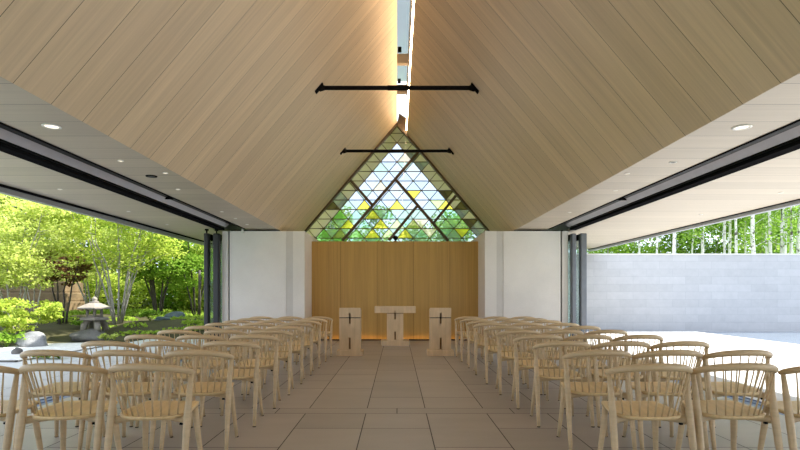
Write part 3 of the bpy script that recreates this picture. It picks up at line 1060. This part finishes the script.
maple(at(14, 14.0), 14.0, 3.75, 1.5, 7, 12500, LY, M['bark'], 'tall pale green maple with several slim stems at the left edge of the garden', 21, 0.085, r0=0.03, low=0.25)
maple(at(24, 12.9), 12.9, 1.08, 0.80, 5, 2700, LG, M['bark'], 'low bright green maple shrub above the grey boulder', 22, 0.085, r0=0.014, name='maple_shrub', low=0.35, padr=0.27)
maple(at(-12, 13.2), 13.2, 1.2, 0.7, 4, 2200, LG, M['bark'], 'low maple shrub at the very left edge of the view', 43, 0.08, r0=0.014, name='maple_shrub', low=0.3)
maple(at(62, 15.6), 15.6, 2.35, 0.62, 4, 2100, LR, M['darkbark'], 'dark red maple in front of the stone tiers', 23, 0.085, r0=0.035, low=0.55)
maple(at(118, 15.9), 15.9, 4.5, 1.75, 9, 12500, LG, M['bark'], 'wide bright green maple with many pale stems behind the stone lantern', 24, 0.085, r0=0.034, low=0.42)
maple(at(92, 18.2), 18.2, 3.7, 1.6, 6, 9000, LY, M['bark'], 'yellow green maple standing behind the lantern and the red maple', 25, 0.09, low=0.36)
maple(at(158, 19.5), 19.5, 4.1, 1.7, 9, 11500, LM, M['darkbark'], 'rounded maple with a fan of dark stems behind the blue grey rock', 26, 0.095, r0=0.04, low=0.36)
maple(at(196, 20.5), 20.5, 4.2, 1.4, 5, 8000, LM, M['darkbark'], 'leafy green tree beside the parked glass doors on the left', 27, 0.095, low=0.3)
maple(at(218, 23.5), 23.5, 4.6, 1.6, 5, 7000, LG, M['bark'], 'green tree seen through the parked glass doors on the left', 28, 0.10, low=0.2)
maple(at(34, 17.6), 17.6, 3.2, 1.3, 5, 7000, LY, M['bark'], 'pale leafy maple just left of the red maple', 29, 0.085, low=0.55, r0=0.022)

# forest behind the garden
bgt = []
for i, (px, Y, h, sp, m) in enumerate(((-45, 22, 8, 2.4, LD), (-8, 25, 9, 2.6, LD), (22, 27, 9, 2.6, LM), (45, 24, 8, 2.2, LD), (75, 27, 9, 2.6, LD), (100, 25, 8, 2.4, LM),
                                      (128, 27, 9, 2.5, LD), (155, 26, 8, 2.5, LM), (182, 28, 9, 2.6, LM), (212, 29, 8, 2.6, LM))):
    bgt.append((px, Y, h, sp, m))
ORD = ['leftmost', 'second from the left', 'third from the left', 'fourth from the left', 'fifth from the left', 'sixth from the left', 'seventh from the left',
       'eighth from the left', 'ninth from the left', 'tenth from the left', 'eleventh from the left', 'twelfth from the left', 'thirteenth from the left',
       'fourteenth from the left', 'fifteenth from the left', 'sixteenth from the left', 'seventeenth from the left', 'eighteenth from the left', 'nineteenth from the left', 'rightmost']
for i, (px, Y, h, sp, m) in enumerate(bgt):
    maple(at(px, Y), Y, h, sp, 3, 6500, m, M['darkbark'], 'tall darker forest tree behind the garden maples, %s' % ORD[i], 60 + i, 0.15, 'forest trees behind the garden',
          low=0.03, r0=0.09, name='forest_tree', flat=0.6, pads=9, padr=0.42)

for i, (px, Y, h) in enumerate(((-20, 24.5, 1.5), (92, 24, 1.5), (112, 23.5, 1.6), (138, 22, 1.5), (168, 23, 1.5), (192, 24, 1.7), (214, 25, 1.8))):
    maple(at(px, Y), Y, h, 1.25, 5, 3000, (LG, LM, LG)[i % 3], M['darkbark'], 'low green undergrowth shrub beneath the garden trees, %s' % ORD[i], 160 + i, 0.12,
          'undergrowth shrubs', low=0.05, r0=0.02, name='garden_shrub', flat=0.6, padr=0.45)
# trees behind the glass gable
for i, (px, Y, h, sp) in enumerate(((318, 24, 5.4, 1.9), (352, 27, 5.6, 2.0), (392, 25.5, 4.4, 2.0), (432, 27, 5.3, 2.0), (474, 24, 5.2, 1.9))):
    maple(at(px, Y), Y, h, sp, 3, 5500, LM, M['bark'], 'green tree seen through the stained-glass gable, %s' % ORD[i], 90 + i, 0.14, 'trees behind the glass gable',
          low=0.12, r0=0.06, name='leafy_tree', flat=0.6, pads=8, padr=0.42)

# birches beyond the right wall
BIR = [(640, 25, .06), (656, 22.5, .05), (674, 21, .085), (690, 27, .06), (703.5, 23, .085), (724, 22.5, .08), (729, 25.5, .085), (737.5, 21.5, .07), (742.5, 27, .06), (756.5, 20.8, .105),
       (768, 24.5, .06), (771.5, 22, .085), (780, 21.6, .085), (782.8, 24, .075), (786, 22.6, .10), (792, 21.5, .075), (796, 23, .085), (812, 22, .09), (835, 23, .09)]
for i, (px, Y, r) in enumerate(BIR):
    rr = random.Random(300 + i)
    x = at(px, Y)
    t = thing('birch_tree', 'white-barked birch beyond the grey stone wall, %s' % (ORD[i] if i < len(BIR) - 1 else ORD[-1]), 'tree', (x, Y, 0.02), 0, 'birches beyond the stone wall')
    h = rr.uniform(9, 11); lean = rr.uniform(-0.25, 0.25)
    pts = [(lean * q / 8 * 1.4 + rr.uniform(-.03, .03), rr.uniform(-.03, .03), h * q / 8) for q in range(9)]
    mb = MB().tube(pts, [r * (1 - 0.75 * q / 8) for q in range(9)], 8)
    tips = []
    for q in range(12):
        zz = rr.uniform(4.2 if q > 3 else 2.9, h); k = min(7, int(zz / h * 8)); b = Vector(pts[k]).lerp(Vector(pts[k + 1]), zz / h * 8 - k)
        an = rr.uniform(0, 6.3); e = b + Vector((math.cos(an), math.sin(an), 0.5)) * rr.uniform(0.5, 1.1)
        mb.tube([b, e], [r * 0.13, r * 0.05], 5); tips.append(tuple(e))
    mb.build('trunk', M['birch'], t)
    leaf_mesh('foliage', tips, [0.75] * len(tips), [110] * len(tips), 0.11, LB, t, 400 + i, flat=0.8)
for i, (px, Y, h, sp, m) in enumerate(((596, 27, 6.4, 2.4, LB), (632, 29, 6.8, 2.6, LM), (668, 30, 7.0, 2.6, LB), (704, 29, 7.0, 2.6, LB), (738, 31, 7.0, 2.7, LM), (765, 28, 6.2, 2.2, LB), (800, 31, 6.6, 2.4, LM), (845, 29, 7, 2.6, LB))):
    maple(at(px, Y), Y, h, sp, 3, 7500, m, M['bark'], 'leafy green tree behind the birches over the stone wall, %s' % ORD[i], 120 + i, 0.15, 'leafy trees behind the birches',
          low=0.12, r0=0.06, name='leafy_tree', flat=0.65, pads=9, padr=0.42)

# rocks
tag(blob('boulder', M['rock'], at(31, 12.3), 12.35, 0.30, 0.25, 0.27, 0.0, 3), 'rounded pale grey boulder beside the white gravel', 'rock')
tag(blob('boulder', M['darkrock'], at(17, 10.7), 10.7, 0.10, 0.08, 0.09, 0.02, 6), 'small dark stone on the white gravel', 'rock')
tag(blob('boulder', M['bluerock'], at(176, 17.8), 17.8, 0.30, 0.24, 0.21, gh(at(176, 17.8), 17.8) - 0.03, 3), 'blue grey rock on the moss under the dark-stemmed maple', 'rock')
tag(blob('boulder', M['bluerock'], at(163, 17.1), 17.1, 0.27, 0.2, 0.10, gh(at(163, 17.1), 17.1) - 0.02, 5), 'flat blue grey stone left of the rounded blue rock', 'rock')
LX, LY_ = at(94.5, 14.2), 14.2
rk = blob('boulder', M['darkrock'], at(88, 13.95), 14.05, 0.50, 0.42, 0.24, gh(LX, LY_) - 0.06, 8)
tag(rk, 'broad dark rock carrying the stone lantern', 'rock')

# stone lantern
zb = gh(LX, LY_) - 0.06 + 0.235 * 1.22
t = thing('stone_lantern', 'grey stone lantern with a wide roof standing on a dark rock', 'lantern', (LX, LY_, zb), 0)
for a in range(4):
    an = PI / 4 + a * PI / 2
    mb = MB().tube([(0.27 * math.cos(an), 0.27 * math.sin(an), -0.04), (0.25 * math.cos(an), 0.25 * math.sin(an), 0.14), (0.17 * math.cos(an), 0.17 * math.sin(an), 0.26), (0.08 * math.cos(an), 0.08 * math.sin(an), 0.29)],
                   [0.085, 0.082, 0.075, 0.06], 8)
    mb.build('leg', M['lantern'], t)
MB().lathe([(0.22, 0.26), (0.38, 0.285), (0.385, 0.33), (0.26, 0.36)], seg=6, smooth=False).build('platform', M['lantern'], t)
mb = MB()
for a in range(6):
    an = a * PI / 3
    mb.tube([(0.19 * math.cos(an), 0.19 * math.sin(an), 0.355), (0.19 * math.cos(an), 0.19 * math.sin(an), 0.58)], 0.035, 6)
mb.lathe([(0.215, 0.355), (0.215, 0.40), (0.16, 0.40)], seg=6, smooth=False)
mb.lathe([(0.215, 0.545), (0.215, 0.59), (0.16, 0.59)], seg=6, smooth=False)
mb.build('light_chamber', M['lantern'], t)
MB().lathe([(0.17, 0.585), (0.45, 0.575), (0.455, 0.61), (0.28, 0.68), (0.13, 0.735), (0.10, 0.74)], seg=6, smooth=False).build('roof', M['lantern'], t)
MB().lathe([(0.10, 0.735), (0.11, 0.77), (0.05, 0.785), (0.075, 0.82), (0.06, 0.86), (0.01, 0.90)], seg=12).build('finial', M['lantern'], t)

# tiered stone wall at the back of the garden
t = thing('stone_wall', 'tiered brown stone wall behind the pale maples on the far left', 'wall', (at(40, 20), 20.0, gh(-13, 20) - 0.05))
zz = 0.0
for i in range(6):
    hh = (0.50, 0.34, 0.42, 0.52, 0.46, 0.42)[i]
    mb = MB().box(-3.2 + 0.25 * i, 1.05 - 0.12 * i, 0.10 * i, 1.4, zz, zz + hh - 0.035, bev=0.03)
    mb.box(-3.1 + 0.25 * i, 0.95 - 0.12 * i, 0.10 * i + 0.08, 1.38, zz + hh - 0.035, zz + hh)
    mb.build('stone_course', M['tier'], t)
    zz += hh
# dark pole
o = MB().tube([(0, 0, 0), (0, 0, 6.5)], 0.07, 10).build('lamp_post', M['dark'])
o.location = (at(53, 22.3), 22.3, gh(-14.3, 22.3) - 0.05)
tag(o, 'slim dark metal post among the forest trees on the left', 'post')
o = MB().tube([(0, 0, 0), (0, 0, 1.7)], 0.045, 8).build('tree_stake', M['darkbark'])
o.location = (at(199.5, 18.6), 18.6, gh(at(199.5, 18.6), 18.6) - 0.03)
tag(o, 'grey wooden stake near the parked glass doors in the garden', 'post')


# small plants
def fern(px, Y, r, h, n, mat, label, seed, name='leafy_plant', group=None):
    x = at(px, Y); z = gh(x, Y) if x < -6.85 else 0
    if -9.2 < x < -6.85 and 9.3 < Y < 13: z = 0.015
    t = thing(name, label, 'plant', (x, Y, z), 0, group)
    rr = random.Random(seed); mb = MB(); tips = []
    for i in range(9):
        a = rr.uniform(0, 6.3); q = rr.uniform(0.3, 0.9)
        e = Vector((math.cos(a) * r * q, math.sin(a) * r * q, h * rr.uniform(0.6, 1.0)))
        mb.tube([(0, 0, 0), e * 0.55 + Vector((0, 0, h * 0.15)), e], [0.006, 0.005, 0.003], 5); tips.append(tuple(e))
    mb.build('stem', LM, t)
    leaf_mesh('foliage', tips, [r * 0.45] * 9, [n // 9] * 9, 0.075, mat, t, seed, flat=0.45, droop=0.3)


fern(6, 12.1, 0.40, 0.32, 420, LM, 'dark leafed fern clump at the left edge by the boulder', 1)
fern(107, 13.6, 0.22, 0.22, 150, LY, 'yellow green fern in front of the lantern rock', 2)
fern(38, 10.05, 0.16, 0.12, 160, LG, 'small bright green plant in the gravel, leftmost of a row', 4, group='low plants in the gravel')
fern(48, 10.05, 0.16, 0.12, 160, LG, 'small bright green plant in the gravel, middle of a row', 5, group='low plants in the gravel')
fern(59, 10.05, 0.16, 0.12, 160, LG, 'small bright green plant in the gravel, rightmost of a row', 6, group='low plants in the gravel')
fern(82, 15.2, 0.25, 0.2, 220, LM, 'low green plant on the moss left of the lantern', 9)
fern(150, 16.6, 0.35, 0.3, 300, LM, 'low green plant under the pale-stemmed maple', 10)

# grass and moss beyond the maples
rng = np.random.default_rng(5)
gc, gn = [], []
for _ in range(520):
    x = rng.uniform(-16, -5.0); y = rng.uniform(14.6, 26)
    if x > -6.9 and y < 15: continue
    if x < -11.6 and 19.2 < y < 22.2: continue
    if y < 18 and rng.random() < 0.8: continue
    gc.append((x, y, gh(x, y) + 0.02)); gn.append(60)
g = leaf_mesh('grass', gc, [0.45] * len(gc), gn, 0.10, LGR, None, 77, flat=0.16, tilt=2.5)
tag(g, 'bright green grass growing under the garden trees', 'grass', kind='stuff')

# ------------------------------------------------------------------ light
sun = bpy.data.lights.new('sun', 'SUN'); sun.energy = 5.0; sun.angle = math.radians(1.0); sun.color = (1.0, 0.95, 0.86)
so = bpy.data.objects.new('sun', sun); link(so)
el, az = math.radians(50), math.radians(72)          # azimuth measured from +Y toward +X
d = Vector((math.sin(az) * math.cos(el), math.cos(az) * math.cos(el), math.sin(el)))
so.rotation_euler = d.to_track_quat('Z', 'Y').to_euler()
so.location = (20, 30, 30)
W = bpy.data.worlds.new('hazy sky'); SC.world = W; W.use_nodes = True
bg = W.node_tree.nodes['Background']
bg.inputs[0].default_value = (0.76, 0.85, 1.0, 1); bg.inputs[1].default_value = 1.0

# ------------------------------------------------------------------ camera
cam = bpy.data.cameras.new('camera'); cam.lens = 24.0; cam.sensor_width = 36.0; cam.sensor_fit = 'HORIZONTAL'
cam.shift_x = (400 - HX) / 800; cam.shift_y = (HY - 225) / 800
cam.clip_end = 300
co = bpy.data.objects.new('camera', cam); link(co)
co.location = (0, 0, EYE); co.rotation_euler = (PI / 2, 0, 0)
SC.camera = co
SC.view_settings.view_transform = 'Standard'
SC.view_settings.look = 'None'
SC.view_settings.exposure = 1.5
SC.view_settings.gamma = 1.0
SC.view_settings.use_curve_mapping = False
SC.cycles.use_denoising = True
SC.cycles.max_bounces = 10
SC.cycles.diffuse_bounces = 6
SC.cycles.transparent_max_bounces = 16
SC.cycles.sample_clamp_indirect = 8
